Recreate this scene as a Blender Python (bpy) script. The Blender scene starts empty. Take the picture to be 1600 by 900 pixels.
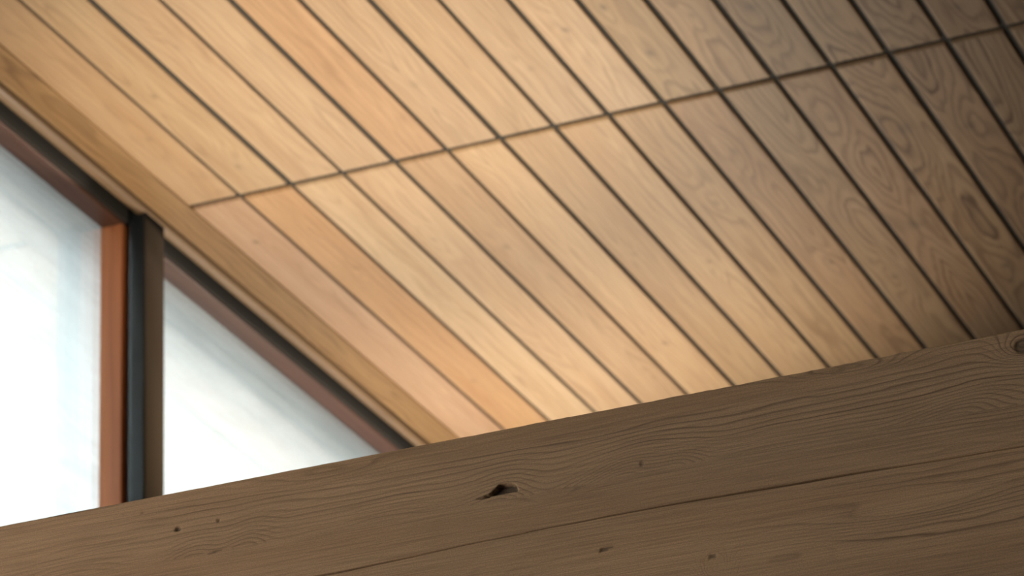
import bpy, math, random
import numpy as np
from mathutils import Matrix, Vector

# ------------------------------------------------------------------ camera
C = bpy.context.scene
col = C.collection
CZ = 1.6                                    # eye height above the floor
YAW, PIT, ROL, FPX = 0.37245562, 0.42772972, -0.04215163, 5836.997
H = 3.2                                     # ceiling above the eye
cy, sy = math.cos(YAW), math.sin(YAW)
Fv = Vector((-sy*math.cos(PIT), cy*math.cos(PIT), math.sin(PIT)))
r0 = Vector((cy, sy, 0)); u0 = r0.cross(Fv)
Rv = r0*math.cos(ROL) + u0*math.sin(ROL)
Uv = u0*math.cos(ROL) - r0*math.sin(ROL)
cd = bpy.data.cameras.new('camera'); cam = bpy.data.objects.new('camera', cd); col.objects.link(cam)
M3 = Matrix((Rv, Uv, -Fv)).transposed()
cam.matrix_world = Matrix.Translation((0, 0, CZ)) @ M3.to_4x4()
cd.sensor_width = 36; cd.lens = FPX*36/1600; cd.clip_start = .05; cd.clip_end = 200
cd.dof.use_dof = True; cd.dof.focus_distance = 2.93; cd.dof.aperture_fstop = 21
C.camera = cam

# ------------------------------------------------------------------ light
w = bpy.data.worlds.new('world'); C.world = w; w.use_nodes = True
bg = w.node_tree.nodes['Background']; bg.inputs[0].default_value = (.90, .96, 1, 1); bg.inputs[1].default_value = 5.0
def light(kind, name, loc, target, energy, color, **kw):
    d = bpy.data.lights.new(name, kind); d.energy = energy; d.color = color
    for k, v in kw.items(): setattr(d, k, v)
    o = bpy.data.objects.new(name, d); col.objects.link(o); o.location = loc
    o.rotation_euler = (Vector(target)-Vector(loc)).to_track_quat('-Z', 'Y').to_euler()
    return o
# added spot without a fixture, hidden beyond the beam, washing the boards
light('SPOT', 'added_ceiling_spot', (-2.62, 7.64, CZ+H-1.35), (-2.90, 6.1, CZ+H), 156, (1, .89, .745), spot_size=math.radians(112), spot_blend=1.0, shadow_soft_size=.08)
# second added spot out of view, lifting the nearer boards
light('SPOT', 'added_ceiling_spot', (-2.15, 5.1, CZ+1.2), (-2.50, 5.52, CZ+H), 190, (1, .87, .68), spot_size=math.radians(47), spot_blend=1.0, shadow_soft_size=.10)
light('AREA', 'beam_fill', (-2.95, 1.45, CZ+.9), (-1.5, 2.7, CZ+1.0), 50, (1, .88, .73), shape='RECTANGLE', size=.9, size_y=1.2)  # unseen area fill added to light the beam face from the left
C.view_settings.view_transform = 'Standard'; C.view_settings.look = 'None'
C.view_settings.gamma = 1; C.view_settings.use_curve_mapping = False; C.view_settings.exposure = 0.0

# ------------------------------------------------------------------ helpers
def tag(o, label=None, cat=None, group=None, kind=None):
    for k, v in (('label', label), ('category', cat), ('group', group), ('kind', kind)):
        if v: o[k] = v
    return o
def link(name, me, mat, parent=None):
    o = bpy.data.objects.new(name, me); col.objects.link(o)
    if mat: me.materials.append(mat)
    if parent: o.parent = parent
    return o
class MB:
    def __init__(s): s.v = []; s.f = []
    def box(s, x0, x1, y0, y1, z0, z1):
        b = len(s.v)
        s.v += [(x, y, z) for z in (z0, z1) for y in (y0, y1) for x in (x0, x1)]
        s.f += [tuple(b+i for i in q) for q in ((0, 2, 3, 1), (4, 5, 7, 6), (0, 1, 5, 4), (2, 6, 7, 3), (0, 4, 6, 2), (1, 3, 7, 5))]
    def build(s, name, mat, parent=None, bevel=0, seg=3):
        me = bpy.data.meshes.new(name); me.from_pydata(s.v, [], s.f); me.update()
        o = link(name, me, mat, parent)
        if bevel:
            m = o.modifiers.new('bevel', 'BEVEL'); m.width = bevel; m.segments = seg; m.limit_method = 'ANGLE'
            for p in me.polygons: p.use_smooth = True
            m.harden_normals = True
        return o
def profile_bar(name, pts, y0, y1, mat, parent=None, smooth=True, ys=None):
    """closed XZ profile pulled along Y"""
    n = len(pts); v = []; f = []
    ys = ys or [y0, y1]
    for y in ys: v += [(x, y, z) for x, z in pts]
    for k in range(len(ys)-1):
        for i in range(n):
            j = (i+1) % n; f.append((k*n+i, k*n+j, (k+1)*n+j, (k+1)*n+i))
    f.append(tuple(range(n))[::-1]); f.append(tuple((len(ys)-1)*n+i for i in range(n)))
    me = bpy.data.meshes.new(name); me.from_pydata(v, [], f); me.update()
    if smooth:
        for p in me.polygons: p.use_smooth = len(p.vertices) == 4
    o = link(name, me, mat, parent)
    return o
rs = np.random.RandomState(7)
TAB = rs.rand(64, 256, 256)
def vnoise(x, y, s=0):
    """smooth value noise -1..1"""
    t = TAB[s % 64]
    xi = np.floor(x).astype(int); yi = np.floor(y).astype(int)
    fx = x-xi; fy = y-yi; fx = fx*fx*fx*(fx*(fx*6-15)+10); fy = fy*fy*fy*(fy*(fy*6-15)+10)
    a = t[xi % 256, yi % 256]; b = t[(xi+1) % 256, yi % 256]; c = t[xi % 256, (yi+1) % 256]; d = t[(xi+1) % 256, (yi+1) % 256]
    return ((a*(1-fx)+b*fx)*(1-fy)+(c*(1-fx)+d*fx)*fy)*2-1
def fbm(x, y, s=0, o=3):
    r = 0; a = 1
    for k in range(o): r = r+a*vnoise(x*2**k, y*2**k, s+k*7); a *= .5
    return r
def grid_mesh(name, V, nr, nc, attrs, smooth=True, extra=None):
    """V (nr*nc,3) row-major grid -> mesh with float attributes"""
    idx = np.arange(nr*nc).reshape(nr, nc)
    q = np.stack([idx[:-1, :-1], idx[:-1, 1:], idx[1:, 1:], idx[1:, :-1]], -1).reshape(-1, 4)
    return raw_mesh(name, V, q, attrs, smooth)
def raw_mesh(name, V, q, attrs, smooth=True):
    me = bpy.data.meshes.new(name)
    me.vertices.add(len(V)); me.vertices.foreach_set('co', np.asarray(V, np.float32).ravel())
    me.loops.add(len(q)*4); me.loops.foreach_set('vertex_index', q.astype(np.int32).ravel())
    me.polygons.add(len(q)); me.polygons.foreach_set('loop_start', np.arange(0, len(q)*4, 4, dtype=np.int32))
    if smooth: me.polygons.foreach_set('use_smooth', np.ones(len(q), bool))
    for k, a in attrs.items():
        a = np.asarray(a, np.float32)
        if a.ndim == 1:
            at = me.attributes.new(k, 'FLOAT', 'POINT'); at.data.foreach_set('value', a)
        else:
            at = me.attributes.new(k, 'FLOAT_VECTOR', 'POINT'); at.data.foreach_set('vector', a.ravel())
    me.update(calc_edges=True); me.validate()
    return me

# ------------------------------------------------------------------ materials
class NT:
    def __init__(s, name):
        s.m = bpy.data.materials.new(name); s.m.use_nodes = True; s.t = s.m.node_tree
        s.b = s.t.nodes['Principled BSDF']; s.out = s.t.nodes['Material Output']
    def n(s, typ, ins=None, **kw):
        x = s.t.nodes.new(typ)
        for k, v in kw.items(): setattr(x, k, v)
        for k, v in (ins or {}).items():
            if isinstance(v, bpy.types.NodeSocket): s.t.links.new(v, x.inputs[k])
            else: x.inputs[k].default_value = v
        return x
    def math(s, op, a, b=0.0, c=0.0): return s.n('ShaderNodeMath', {0: a, 1: b, 2: c}, operation=op).outputs[0]
    def attr(s, name): return s.n('ShaderNodeAttribute', attribute_name=name)
    def mix(s, f, a, b, bt='MIX'):
        x = s.n('ShaderNodeMix', data_type='RGBA', blend_type=bt)
        for i, v in ((0, f), (6, a), (7, b)):
            if isinstance(v, bpy.types.NodeSocket): s.t.links.new(v, x.inputs[i])
            else: x.inputs[i].default_value = v
        return x.outputs[2]
    def ramp(s, f, stops, interp='LINEAR'):
        x = s.n('ShaderNodeValToRGB', {0: f}); x.color_ramp.interpolation = interp
        e = x.color_ramp.elements
        while len(e) < len(stops): e.new(.5)
        for k, (p, c) in enumerate(stops): e[k].position = p; e[k].color = c if len(c) == 4 else (*c, 1)
        return x.outputs[0]
    def set(s, k, v):
        if isinstance(v, bpy.types.NodeSocket): s.t.links.new(v, s.b.inputs[k])
        else: s.b.inputs[k].default_value = v
def g1(v): return (v, v, v, 1)

def wood(name, dark, streak=.35, ring_strength=1.0, rough=.6, fibre=(6, 260), speck=0.0, bump=.0, sharp=(.55, .9, 1.0)):
    """wood whose growth rings follow the per-vertex 'rings' field; 'tint' is the board's own colour;
       'board' holds (along, across, board number) in metres"""
    t = NT(name)
    ring = t.attr('rings').outputs['Fac']; tint = t.attr('tint').outputs['Vector']; bc = t.attr('board').outputs['Vector']
    con = t.attr('contrast').outputs['Fac']; kn = t.attr('knot').outputs['Fac']
    fr = t.math('FRACT', ring)
    line = t.ramp(fr, [(0, g1(0)), (sharp[0], g1(.12)), (sharp[1], g1(1)), (sharp[2], g1(0))])
    # ring-to-ring strength varies
    rid = t.n('ShaderNodeTexNoise', {'W': t.math('MULTIPLY', ring, .55), 'Scale': 1.0, 'Detail': 1.0}, noise_dimensions='1D').outputs['Fac']
    rv = t.ramp(rid, [(.3, g1(.25)), (.7, g1(1))])
    line = t.math('MULTIPLY', line, rv)
    mp = t.n('ShaderNodeMapping', {'Vector': bc, 'Scale': (fibre[0], fibre[1], 37.3)}).outputs[0]
    fib = t.n('ShaderNodeTexNoise', {'Vector': mp, 'Scale': 1.0, 'Detail': 4.0, 'Roughness': .65}).outputs['Fac']
    mp2 = t.n('ShaderNodeMapping', {'Vector': bc, 'Scale': (1.6, 22, 11.1)}).outputs[0]
    wide = t.n('ShaderNodeTexNoise', {'Vector': mp2, 'Scale': 1.0, 'Detail': 3.0, 'Roughness': .5}).outputs['Fac']
    base = t.mix(t.math('MULTIPLY', t.ramp(fib, [(.36, g1(1)), (.62, g1(0))]), streak), tint, t.mix(1.0, tint, dark, 'MULTIPLY'))
    base = t.mix(t.math('MULTIPLY', t.ramp(wide, [(.42, g1(0)), (.68, g1(1))]), .45), base, t.mix(1.0, base, (.80, .70, .60, 1), 'MULTIPLY'))
    base = t.mix(t.math('MULTIPLY', t.math('MULTIPLY', line, con), ring_strength, ), base, t.mix(1.0, base, dark, 'MULTIPLY'))
    base = t.mix(kn, base, (.022, .018, .014, 1))
    if speck:
        sp = t.n('ShaderNodeTexNoise', {'Vector': bc, 'Scale': 900.0, 'Detail': 2.0, 'Roughness': .8}).outputs['Fac']
        base = t.mix(speck, base, t.mix(1.0, base, t.ramp(sp, [(.30, g1(.35)), (.70, g1(1.0))]), 'MULTIPLY'))
    t.set('Base Color', base); t.set('Roughness', rough); t.set('Specular IOR Level', .3)
    if bump:
        hgt = t.math('SUBTRACT', t.math('MULTIPLY', fib, .6), t.math('MULTIPLY', line, .6))
        b = t.n('ShaderNodeBump', {'Strength': bump, 'Distance': .0006, 'Height': hgt})
        t.set('Normal', b.outputs[0])
    return t.m
M_board = wood('larch_boards', (.30, .22, .16, 1), streak=.25, ring_strength=1.0, rough=.6, fibre=(5, 190), speck=.45, sharp=(.35, .78, 1.0))
M_beam = wood('weathered_beam_wood', (.17, .15, .14, 1), streak=.40, ring_strength=.95, rough=.8, fibre=(14, 1100), speck=.6, bump=.4, sharp=(.60, .88, 1.0))

def plain_wood(name, colr, dark, axis=1, rough=.5):
    t = NT(name)
    g = t.n('ShaderNodeTexCoord').outputs['Object']
    sc = [60, 60, 60]; sc[axis] = 2.2
    mp = t.n('ShaderNodeMapping', {'Vector': g, 'Scale': tuple(sc)}).outputs[0]
    nz = t.n('ShaderNodeTexNoise', {'Vector': mp, 'Scale': 1.0, 'Detail': 4.0, 'Distortion': .6}).outputs['Fac']
    t.set('Base Color', t.ramp(nz, [(.32, dark), (.66, colr)])); t.set('Roughness', rough)
    return t.m
M_red = plain_wood('red_stained_frame_shaded', (.125, .055, .034), (.08, .034, .022), rough=.45)  # red stain with the shade on the window head put into its colour
M_red_daylit = plain_wood('red_stained_mullion_daylit', (.62, .215, .075), (.44, .14, .048), axis=2, rough=.45)  # same red stain, brightened to paint in daylight from the panes
M_mould = plain_wood('moulding_wood', (.30, .19, .105), (.19, .115, .062), rough=.38)
def plain(name, c, rough=.7, metal=0, noise=None):
    t = NT(name)
    g = t.n('ShaderNodeTexCoord').outputs['Object']
    nz = t.n('ShaderNodeTexNoise', {'Vector': g, 'Scale': noise or 8.0, 'Detail': 4.0}).outputs['Fac']
    t.set('Base Color', t.ramp(nz, [(.3, tuple(x*.86 for x in c)), (.7, c)])); t.set('Roughness', rough); t.set('Metallic', metal)
    return t.m
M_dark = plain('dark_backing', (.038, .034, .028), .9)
M_steel = plain('dark_painted_steel', (.017, .021, .023), .22, 0, 40)
M_steel.node_tree.nodes['Principled BSDF'].inputs['Specular IOR Level'].default_value = .4
M_plaster = plain('plaster', (.25, .22, .18), .9)
M_floor = plain('floor_concrete', (.10, .09, .08), .8)
M_ground = plain('dim_ground', (.06, .06, .055), .95, 0, 3)  # unseen ground, colour lowered to cut the light bounced indoors
# clear window glass
t = NT('window_glass'); t.t.nodes.remove(t.b)
tr = t.n('ShaderNodeBsdfTransparent', {0: (.96, .98, .97, 1)}); gl = t.n('ShaderNodeBsdfGlossy', {'Color': (1, 1, 1, 1), 'Roughness': .03})
fr = t.n('ShaderNodeFresnel', {'IOR': 1.45})
mx = t.n('ShaderNodeMixShader', {0: t.math('MULTIPLY', fr.outputs[0], .5), 1: tr.outputs[0], 2: gl.outputs[0]})
t.t.links.new(mx.outputs[0], t.out.inputs[0]); M_glass = t.m
# milky fibreglass sheet of the canopy outside
t = NT('milky_canopy_sheet')
g = t.n('ShaderNodeTexCoord').outputs['Object']
mp = t.n('ShaderNodeMapping', {'Vector': g, 'Scale': (120, 5.0, 1), 'Rotation': (0, 0, .16)}).outputs[0]
nz = t.n('ShaderNodeTexNoise', {'Vector': mp, 'Scale': 1.0, 'Detail': 5.0, 'Roughness': .62}).outputs['Fac']
cc = t.ramp(nz, [(.30, (.72, .75, .755)), (.62, (.90, .925, .93))])
tl = t.n('ShaderNodeBsdfTranslucent', {0: cc}); df = t.n('ShaderNodeBsdfDiffuse', {0: cc})
mx = t.n('ShaderNodeMixShader', {0: .30, 1: tl.outputs[0], 2: df.outputs[0]})
t.t.links.new(mx.outputs[0], t.out.inputs[0]); t.t.nodes.remove(t.b); M_canopy = t.m

# ------------------------------------------------------------------ room shell
def struct(o, label=None): return tag(o, label, kind='structure')
ZC = CZ+H
XW = -3.15                                  # glass plane of the window wall
X1, Y0, Y1 = 3.2, -3.4, 10.4
SILL = 2.9
b = MB(); b.box(XW-.4, X1+.2, Y0-.2, Y1+.2, -.15, 0); struct(b.build('floor', M_floor), 'plain concrete floor of the room below')
b = MB(); b.box(X1, X1+.2, Y0-.2, Y1+.2, 0, ZC+.2); struct(b.build('wall_right', M_plaster), 'plastered wall on the right side, out of frame')
b = MB(); b.box(XW-.1, X1, Y1, Y1+.2, 0, ZC+.2); struct(b.build('wall_far', M_plaster), 'plastered wall behind the beam')
b = MB(); b.box(XW-.1, X1, Y0-.2, Y0, 0, ZC+.2); struct(b.build('wall_near', M_plaster), 'plastered wall behind the viewer')
b = MB(); b.box(XW-.05, XW+.05, Y0, Y1, 0, SILL-.05); struct(b.build('wall_left', M_plaster), 'plastered wall under the high windows')

# ------------------------------------------------------------------ ceiling
W, X0, YS, SEAM = .10989484, -2.86446674, 5.89846, .0195
XB = X0-W+.0015                             # joint with the border board
ceil = MB(); GD = .0055; ceil.box(-3.0425, X1, Y0, Y1, ZC+GD, ZC+.12)
ceiling = struct(ceil.build('ceiling', M_dark), 'wooden board ceiling with dark open joints and one dark cross joint')

S = lambda r, g, b_: tuple(((c/255)/12.92 if c/255 <= .04045 else ((c/255+.055)/1.055)**2.4) for c in (r, g, b_))
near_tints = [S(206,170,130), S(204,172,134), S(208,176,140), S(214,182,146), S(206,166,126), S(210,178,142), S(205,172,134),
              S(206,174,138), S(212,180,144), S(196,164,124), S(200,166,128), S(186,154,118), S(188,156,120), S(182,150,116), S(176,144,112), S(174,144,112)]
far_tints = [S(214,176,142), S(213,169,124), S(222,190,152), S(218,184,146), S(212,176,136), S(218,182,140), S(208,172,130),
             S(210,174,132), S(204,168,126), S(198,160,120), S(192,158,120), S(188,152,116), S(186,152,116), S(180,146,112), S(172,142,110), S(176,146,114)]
# knots: (row, board, y, across 0..1, size in m, darkness, swirl)
KNOTS = [('far', 0, 6.10, .42, .010, .55, 1.2), ('far', 5, 6.95, .5, .012, .45, 2.4), ('far', 7, 6.60, .55, .012, .40, 2.0),
         ('far', 1, 6.95, .45, .014, .30, 3.0), ('far', 1, 6.30, .6, .010, .25, 1.6), ('far', 3, 6.25, .35, .012, .2, 3.0), ('far', 4, 6.35, .4, .016, .3, 3.5),
         ('far', 9, 6.72, .60, .012, .50, 2.8), ('far', 10, 6.35, .5, .02, .35, 4.2), ('far', 11, 6.62, .45, .03, .45, 5.0), ('far', 12, 6.20, .45, .034, .30, 6.5),
         ('far', 12, 6.90, .5, .02, .45, 4.5), ('far', 13, 6.25, .5, .024, .35, 5.5), ('far', 13, 6.75, .55, .022, .40, 6), ('far', 14, 6.5, .5, .03, .35, 6.5), ('far', 11, 6.10, .4, .02, .3, 4), ('far', 8, 6.35, .5, .013, .35, 2.8),
         ('far', 9, 6.15, .5, .016, .3, 3.6), ('far', 10, 6.85, .45, .014, .45, 3.6), ('far', 2, 6.5, .5, .01, .1, 1.6), ('far', 6, 6.5, .4, .010, .25, 2),
         ('near', 1, 5.45, .40, .013, .35, 2.6), ('near', 0, 5.60, .62, .010, .40, 1.4), ('near', 1, 5.78, .5, .014, .25, 3.0), ('near', 2, 5.3, .5, .012, .15, 2.4),
         ('near', 5, 5.62, .5, .02, .2, 3.0), ('near', 7, 5.66, .45, .014, .2, 3), ('near', 8, 5.55, .45, .012, .5, 2.5), ('near', 9, 5.50, .28, .012, .55, 2.6), ('near', 9, 5.70, .42, .014, .45, 2.8),
         ('near', 10, 5.60, .5, .012, .3, 2.5), ('near', 11, 5.62, .45, .024, .35, 5.0), ('near', 12, 5.72, .5, .02, .3, 5.0), ('near', 13, 5.68, .5, .026, .35, 5.5), ('near', 14, 5.78, .5, .024, .3, 5.5)]

def board_strip(xa, xb, ya, yb, z, k, row, tint, fine, contrast):
    """one bevelled board as a grid; returns V, quads, attrs"""
    wv = xb-xa; bv = .0014
    vs = [(0, GD+.002), (0, bv), (bv*.35, bv*.35), (bv, 0)]
    nmid = 26 if fine else 5
    vs += [(bv+(wv-2*bv)*i/nmid, 0) for i in range(1, nmid)]
    vs += [(wv-bv, 0), (wv-bv*.35, bv*.35), (wv, bv), (wv, GD+.002)]
    if fine:
        ys = np.unique(np.concatenate([np.linspace(ya, min(max(4.7, ya), yb), 6), np.arange(max(4.7, ya), min(7.6, yb), .008), [yb-.001], np.linspace(max(min(7.6, yb), ya), yb, 8)]))
        ys = ys[(ys >= ya) & (ys <= yb)]
    else: ys = np.linspace(ya, yb, 20)
    ys = np.concatenate([[ys[0]], ys, [ys[-1]]])
    v = np.array([a for a, _ in vs]); dz = np.array([c for _, c in vs])
    Yg, Vg = np.meshgrid(ys, v, indexing='ij'); Z = z+np.broadcast_to(dz, Yg.shape).copy()
    Z[0, :] = z+GD+.002; Z[-1, :] = z+GD+.002
    sd = k*13.7+(71.3 if row == 'far' else 0)
    # growth rings: a cut through a slightly conical, wandering trunk
    rr = random.Random(int(k*31+(1000 if row == 'far' else 0)))
    v0 = wv*rr.uniform(.25, .75); cone = rr.uniform(.010, .022)*rr.choice((-1, 1)); dist = rr.uniform(-.02, .03)
    dep = dist+cone*(Yg-6.2)+.018*fbm(Yg*1.5+sd, Vg*5, 1, 2)
    vv = Vg-v0+.010*fbm(Yg*1.3+sd, Vg*3+5, 4, 2)
    f = np.sqrt(vv**2+(dep*1.2)**2+1e-6)*(130 if k < 8 else 85)
    f += .55*fbm(Yg*5+sd, Vg*38, 8, 3)
    kn = np.zeros_like(f)
    for (rw, kk, ky, kv, ks, kd, sw) in KNOTS:
        if rw == row and kk == k:
            cx = kv*wv
            d2 = ((Yg-ky)/(ks*5.5))**2+((Vg-cx)/(ks*1.25))**2
            f += .6*sw*np.exp(-d2*.6)+sw*.3*np.exp(-(((Yg-ky)/(ks*12))**2+((Vg-cx)/(ks*1.7))**2))
            wob = 1+.5*fbm(Yg*70+sd, Vg*120, 12, 2)
            kn = np.maximum(kn, kd*np.exp(-(((Yg-ky)/(ks*.75))**2+((Vg-cx)/(ks*.42))**2)*wob))
    V = np.stack([xa+Vg, Yg, Z], -1).reshape(-1, 3)
    nr, nc = Yg.shape
    idx = np.arange(nr*nc).reshape(nr, nc)
    q = np.stack([idx[:-1, :-1], idx[:-1, 1:], idx[1:, 1:], idx[1:, :-1]], -1).reshape(-1, 4)
    n = nr*nc
    cm_ = np.full((nr, nc), contrast); cm_[:2] = 0; cm_[-2:] = 0
    at = dict(rings=f.ravel(), tint=np.tile(tint, (n, 1)), board=np.stack([Yg.ravel(), Vg.ravel(), np.full(n, float(k+(40 if row == 'far' else 0)))], -1),
              contrast=cm_.ravel(), knot=np.clip(kn, 0, .95).ravel())
    return V, q, at
def join(parts):
    off = 0; Vs = []; Qs = []; A = {}
    for V, q, at in parts:
        Vs.append(V); Qs.append(q+off); off += len(V)
        for k, a in at.items(): A.setdefault(k, []).append(a)
    return np.concatenate(Vs), np.concatenate(Qs), {k: np.concatenate(a) for k, a in A.items()}
NB = int((X1-.02-X0)/W)
for row in ('near', 'far'):
    parts = []
    rr = random.Random(5 if row == 'near' else 9)
    edges = [X0-W+.0015]+[X0+i*W for i in range(NB)]
    gw = [.0009]+[rr.uniform(.0039, .0049)+.0001*i for i, _ in enumerate(edges)]
    if row == 'near': gw[2] = .0063; gw[1] = .0042; gw[4] = .0062; gw[3] = .0042
    for k in range(NB-1):
        xa = edges[k]+gw[k]; xb = edges[k+1]-gw[k+1]
        ya, yb = (Y0+.02, YS-SEAM/2) if row == 'near' else (YS+SEAM/2, Y1-.02)
        tl_ = near_tints if row == 'near' else far_tints
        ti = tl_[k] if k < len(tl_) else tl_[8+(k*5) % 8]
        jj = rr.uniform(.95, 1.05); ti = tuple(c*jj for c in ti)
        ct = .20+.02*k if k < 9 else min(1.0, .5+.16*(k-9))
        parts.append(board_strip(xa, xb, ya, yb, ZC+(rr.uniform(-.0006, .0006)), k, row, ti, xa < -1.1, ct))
    V, q, at = join(parts)
    link('board_panel', raw_mesh('board_panel_'+row, V, q, at), M_board, ceiling)
# border board along the window wall, one long length
V, q, at = board_strip(-3.0410, XB-.0009, Y0+.02, Y1-.02, ZC-.0025, 30, 'near', S(176,138,92), True, .55)
o = link('border_board', raw_mesh('border_board', V, q, at), M_board, ceiling)
o['label'] = 'darker edge board along the window wall'

# ------------------------------------------------------------------ window wall
# round-nosed moulding under the ceiling edge
pts = [(-3.0530, ZC+.03), (-3.0530, ZC+.004)]
for i in range(9):
    a = math.pi*i/8
    pts.append((-3.0668+.0137*math.cos(a), ZC+.003-.0085*math.sin(a)))
pts += [(-3.0805, ZC+.03)]
struct(profile_bar('trim_1', pts, Y0+.02, Y1-.02, M_mould), 'round-nosed wooden moulding between the edge board and the window head')
struct(profile_bar('head_shade_strip', [(-3.1065, ZC+.032), (-3.098, ZC+.032), (-3.098, ZC+.001), (-3.1000, ZC-.012), (-3.1065, ZC-.012)][::-1], Y0+.02, Y1-.02, M_dark, smooth=False), 'dark strip standing in for shade along the inner face of the window head')  # dark strip added as the shade band over the head's inner face
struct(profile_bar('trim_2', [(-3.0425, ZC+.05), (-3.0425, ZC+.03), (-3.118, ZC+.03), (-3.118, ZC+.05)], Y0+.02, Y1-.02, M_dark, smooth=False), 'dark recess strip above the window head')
PY = [5.87+1.9*k for k in range(-4, 3)]
ZH = CZ+3.184                               # underside of the window head
PX0, PX1, PD = -3.1035, -3.057, .086        # steel post section
FX0, FX1 = -3.156, -3.1075                  # wooden frame depth
edges_y = [Y0]+[p for p in PY]+[Y1]
n = 0
for k in range(len(edges_y)-1):
    ya = edges_y[k]+(0 if k == 0 else PD); yb = edges_y[k+1]
    if yb-ya < .3: continue
    n += 1
    win = bpy.data.objects.new('window_%d' % n, None); col.objects.link(win); win.location = (XW, ya, SILL); struct(win)
    def at_(o): o.location = (-XW, -ya, -SILL); return o
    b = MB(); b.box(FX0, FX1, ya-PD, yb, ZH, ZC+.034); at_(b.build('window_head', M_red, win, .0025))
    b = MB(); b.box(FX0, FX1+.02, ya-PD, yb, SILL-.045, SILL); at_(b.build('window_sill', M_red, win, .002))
    b = MB(); b.box(XW-.004, XW+.004, ya-.002, yb+.002, SILL-.004, ZH+.004); at_(b.build('pane', M_glass, win))
    if k > 0:
        b = MB(); b.box(FX0, FX1, ya-PD+.001, ya-.0, SILL, ZH); at_(b.build('mullion', M_red_daylit, win, .0022))
for o in bpy.data.objects:
    if o.name.startswith('window_') and o.type == 'EMPTY':
        o['label'] = {'window_4': 'tall pane left of the dark steel post with a white canopy behind', 'window_5': 'triangular slice of pane right of the dark steel post, above the beam'}.get(o.name, 'high window bay of the window wall, out of sight')
for k, y in enumerate(PY):
    def arc(cx, cy_, rad, a0, a1, n_): return [(cx+rad*math.cos(math.radians(a0+(a1-a0)*i/n_)), cy_+rad*math.sin(math.radians(a0+(a1-a0)*i/n_))) for i in range(n_+1)]
    ya, yb = y, y+PD-.002
    pf = arc(PX1-.004, ya+.004, .004, -90, 0, 5)+arc(PX1-.004, yb-.004, .004, 0, 90, 5)+arc(PX0+.004, yb-.004, .004, 90, 180, 5)+arc(PX0+.022, ya+.022, .022, 180, 270, 14)
    npf = len(pf)
    b = MB(); b.v = [(px_, py_, z_) for z_ in (0, ZC+.029) for px_, py_ in pf]
    b.f = [(i, (i+1) % npf, npf+(i+1) % npf, npf+i) for i in range(npf)]+[tuple(range(npf))[::-1], tuple(range(npf, 2*npf))]
    o = b.build('steel_post', M_steel)
    for p_ in o.data.polygons: p_.use_smooth = len(p_.vertices) == 4
    o.data.set_sharp_from_angle(angle=math.radians(40))
    tag(o, 'dark steel post rising to the ceiling beside the red wooden mullion' if k == 4 else
        'dark steel post of the window wall, out of sight past the picture edges', 'post', 'steel posts along the window wall')

# ------------------------------------------------------------------ outside
b = MB(); b.box(-60, FX0-.05, -40, 50, -.2, -.02); struct(b.build('ground', M_ground), 'unseen ground outside the windows, darkened to cut bounce light')
b = MB(); b.box(-9.0, FX0-.002, Y0-6, Y1+8, ZC+.02, ZC+.026)
o = b.build('canopy', M_canopy); tag(o, 'milky white translucent canopy sheet outside, seen through the window panes', 'canopy')
b = MB(); b.box(-3.31, X1+.3, Y0-.3, Y1+.3, ZC+.13, ZC+.40); struct(b.build('roof', M_plaster), 'roof above the window wall, its unseen edge set to shade the canopy')  # overhang shaped to darken the canopy next to the wall

# ------------------------------------------------------------------ beam
BY, BT = 2.6, CZ+1.1493                     # front face, top edge
BH, BD = .34, .14
XA, XE = -3.095, 3.195
fx = np.concatenate([np.linspace(XA, -1.64, 60, endpoint=False), np.arange(-1.64, -.44, .0011), np.linspace(-.44, XE, 100)])
crack = np.interp(fx, [-1.64, -1.1766, -.9916, -.8619, -.7308, -.6036, -.44], [-.105, -.0972, -.0905, -.0910, -.0929, -.0952, -.096])+.0007*fbm(fx*9, fx*0, 20, 3)
CR = np.concatenate([[-.0011, -.0006, -.0002, .0002, .0006, .0011]])
up = np.linspace(0, 1, 88)[1:]; dn = np.linspace(0, 1, 150)[1:]
topz = -.0002+(.00012+.00030*np.clip((fx+1.05)*3, 0, 1))*fbm(fx*75, fx*0, 22, 3)
rows = []
for s in CR: rows.append(crack+s)
lo = crack-.0011; hi = crack+.0011
R_dn = [lo+(-BH-lo)*a for a in dn][::-1]; R_up = [hi+(topz-hi)*a for a in up]
Vr = np.array(R_dn+rows+R_up)                # (rows, cols) height below the top edge
Xr = np.broadcast_to(fx, Vr.shape).copy()
# rings: sheets running along the beam, pushed aside by knots
# the arches of the upper lamination are cut off by the glue line under them
JL = -.0600+.0008*fbm(fx*5, fx*0, 24, 2)+.0035*np.sin((fx+1.0)*4.2)*0
upper = (Vr > JL[None, :]).astype(float)
# (x, half length, half height, amount, lean)
ARCH = [(-.930, .034, .0125, 4.6, .9), (-.882, .022, .0085, 3.0, .6), (-1.000, .03, .016, -1.2, 0), (-1.034, .030, .015, 3.0, .5), (-1.309, .024, .0090, 2.7, .5), (-1.262, .022, .0115, 2.9, .5),
        (-1.20, .05, .014, 1.0, 0), (-.655, .040, .0125, 3.8, 1.2), (-.760, .06, .013, 1.3, 0), (-1.42, .05, .012, 1.6, 0), (-1.13, .04, .012, 1.4, .3), (-.815, .04, .010, 1.0, .3)]
BUMP = [(-.596, -.014, .020, .012, 5.0), (-.735, -.004, .045, .008, 3.0), (-1.19, -.009, .05, .008, 1.6), (-.856, -.150, .014, .013, 6.0), (-.80, -.146, .045, .012, -1.6),
        (-.99, -.068, .03, .008, 1.5), (-.96, -.080, .05, .010, 1.6), (-1.35, -.11, .06, .010, 2.0), (-1.10, -.125, .07, .010, 1.8), (-.70, -.13, .07, .011, 2.2), (-.65, -.085, .06, .010, -1.2)]
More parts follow.
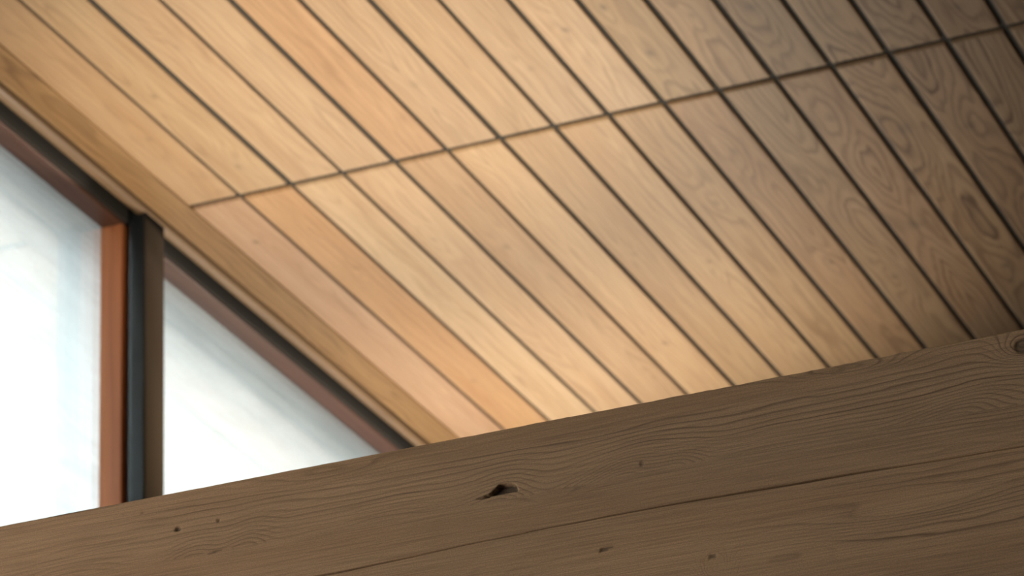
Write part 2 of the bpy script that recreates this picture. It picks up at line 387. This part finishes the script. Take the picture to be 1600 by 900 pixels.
f = Vr*185+1.3*fbm(Xr*2.2, Vr*12, 30, 3)+.5*fbm(Xr*7, Vr*50, 33, 3)+.10*fbm(Xr*40, Vr*200, 36, 2)+1.5*vnoise(Xr*.8, Vr*22, 40)
for (bx, ax, av, am, ln) in ARCH:
    dv = Vr-JL[None, :]
    f -= upper*1.15*am*np.exp(-((Xr-bx-ln*dv)/ax)**2-(np.maximum(dv, 0)/(av*1.9))**2)
for (bx, bv_, ax, av, am) in BUMP:
    f += 1.3*am*np.exp(-(((Xr-bx)/ax)**2+((Vr-bv_)/av)**2))
f = f+(1-upper)*.45
vis = np.clip(.30+.8*fbm(Xr*3.1, Vr*34, 56, 3), .08, 1)
for (bx, ax, av, am, ln) in ARCH:
    vis = np.maximum(vis, upper*np.exp(-((Xr-bx-ln*(Vr+.06))/(ax*1.2))**4-((Vr+.058)/(av*1.9))**4)*min(1, am/2.5))
dep = np.zeros_like(Vr); kn = np.zeros_like(Vr)
def hole(bx, bv_, rx, rv, d, dark, slant=0):
    global dep, kn
    vv = Vr-bv_-slant*(Xr-bx)
    e = ((Xr-bx)/rx)**2+(vv/rv)**2
    e = e*(1+.45*fbm(Xr*90, Vr*90, 44, 2))
    m = np.clip((1.25-e)/.7, 0, 1); m = m*m*(3-2*m)
    dep = np.maximum(dep, d*m); kn = np.maximum(kn, dark*m)
# torn knot hole: flat below, ragged above, long tail to the left
hu = [-1.056, -1.048, -1.0415, -1.0375, -1.034, -1.029, -1.0225, -1.0195, -1.018]
hh = [0, .0014, .0030, .0062, .0088, .0084, .0066, .0040, 0]
hgt = np.interp(fx, hu, hh)[None, :]; low = (-.0560+.04*(fx+1.05))[None, :]
wig = .0005*fbm(Xr*160, Vr*160, 46, 2)
m = np.clip((low+hgt+wig-Vr)/.0010, 0, 1)*np.clip((Vr-low-wig)/.0008+.3, 0, 1)*(hgt > 0)
dep = np.maximum(dep, .006*m); kn = np.maximum(kn, .80*m)
hole(-1.3227, -.0332, .0028, .0017, .0016, .75); hole(-1.2854, -.032, .0017, .0013, .0012, .6); hole(-1.3561, -.0128, .0015, .0010, .001, .45); hole(-1.374, -.010, .0010, .0007, .001, .35)
hole(-.945, -.1174, .0062, .0012, .0012, .60, .12); hole(-.596, -.014, .006, .0065, .001, .55); hole(-.912, -.0515, .0020, .0026, .0005, .45); hole(-1.2875, -.0590, .0085, .0009, .0004, .55, .15)
hole(-.8575, -.1395, .0040, .0016, .0008, .5); hole(-.745, -.0055, .008, .0010, .0005, .3, .1)
# open check along the beam
cw = .55+.45*np.clip(vnoise(fx*5, fx*0, 50)+.4, 0, 1)
cm = np.exp(-((Vr-crack[None, :])/(.00058*cw[None, :]))**2)
dep = np.maximum(dep, cm*.0035); kn = np.maximum(kn, cm*.80)
rel = .00012*fbm(Xr*30, Vr*500, 54, 2)
Yr = BY+dep+rel
# ripple the torn upper arris
V = np.stack([Xr, Yr, BT+Vr], -1)
# wrap: top face rear edge, bottom face rear edge
nr, nc = Vr.shape
rear_t = np.stack([fx, np.full(nc, BY+BD), np.full(nc, BT-.0005)], -1)
rear_b = np.stack([fx, np.full(nc, BY+BD), np.full(nc, BT-BH)], -1)
top2 = V[-1].copy(); top2[:, 1] += .0012; top2[:, 2] += .0004
G = np.concatenate([rear_b[None], V, top2[None], rear_t[None], rear_b[None]])
def ext(a, lo_, hi_): return np.concatenate([a[:1]*0+lo_, a, a[-1:]*0+hi_, a[-1:]*0+hi_, a[:1]*0+lo_])
ft = np.concatenate([f[:1], f, f[-1:], f[-1:]+6, f[:1]])
kt = np.concatenate([kn[:1]*0, kn, kn[-1:]*0, kn[-1:]*0, kn[:1]*0])
vt = np.concatenate([Vr[:1]-BD, Vr, Vr[-1:], Vr[-1:]+BD, Vr[:1]-BD])
NR = G.shape[0]; N = NR*nc
tw = .5+.5*fbm(np.concatenate([Xr[:1], Xr, Xr[:1], Xr[:1], Xr[:1]])*2.3, vt*14, 60, 2)
ca, cb = np.array(S(172, 140, 108)), np.array(S(158, 130, 101))
tint = ca+(cb-ca)*np.clip(tw, 0, 1)[..., None]
me = grid_mesh('timber_beam', G.reshape(-1, 3), NR, nc,
    dict(rings=ft.ravel(), tint=tint.reshape(-1, 3), board=np.stack([np.broadcast_to(fx, (NR, nc)).ravel(), vt.ravel(), np.full(N, 3.0)], -1),
         contrast=np.concatenate([vis[:1], vis, vis[-1:], vis[-1:], vis[:1]]).ravel(), knot=kt.ravel()))
o = link('timber_beam', me, M_beam)
tag(o, 'heavy brown timber beam crossing the foreground, with a long crack and a dark knot hole', 'beam')
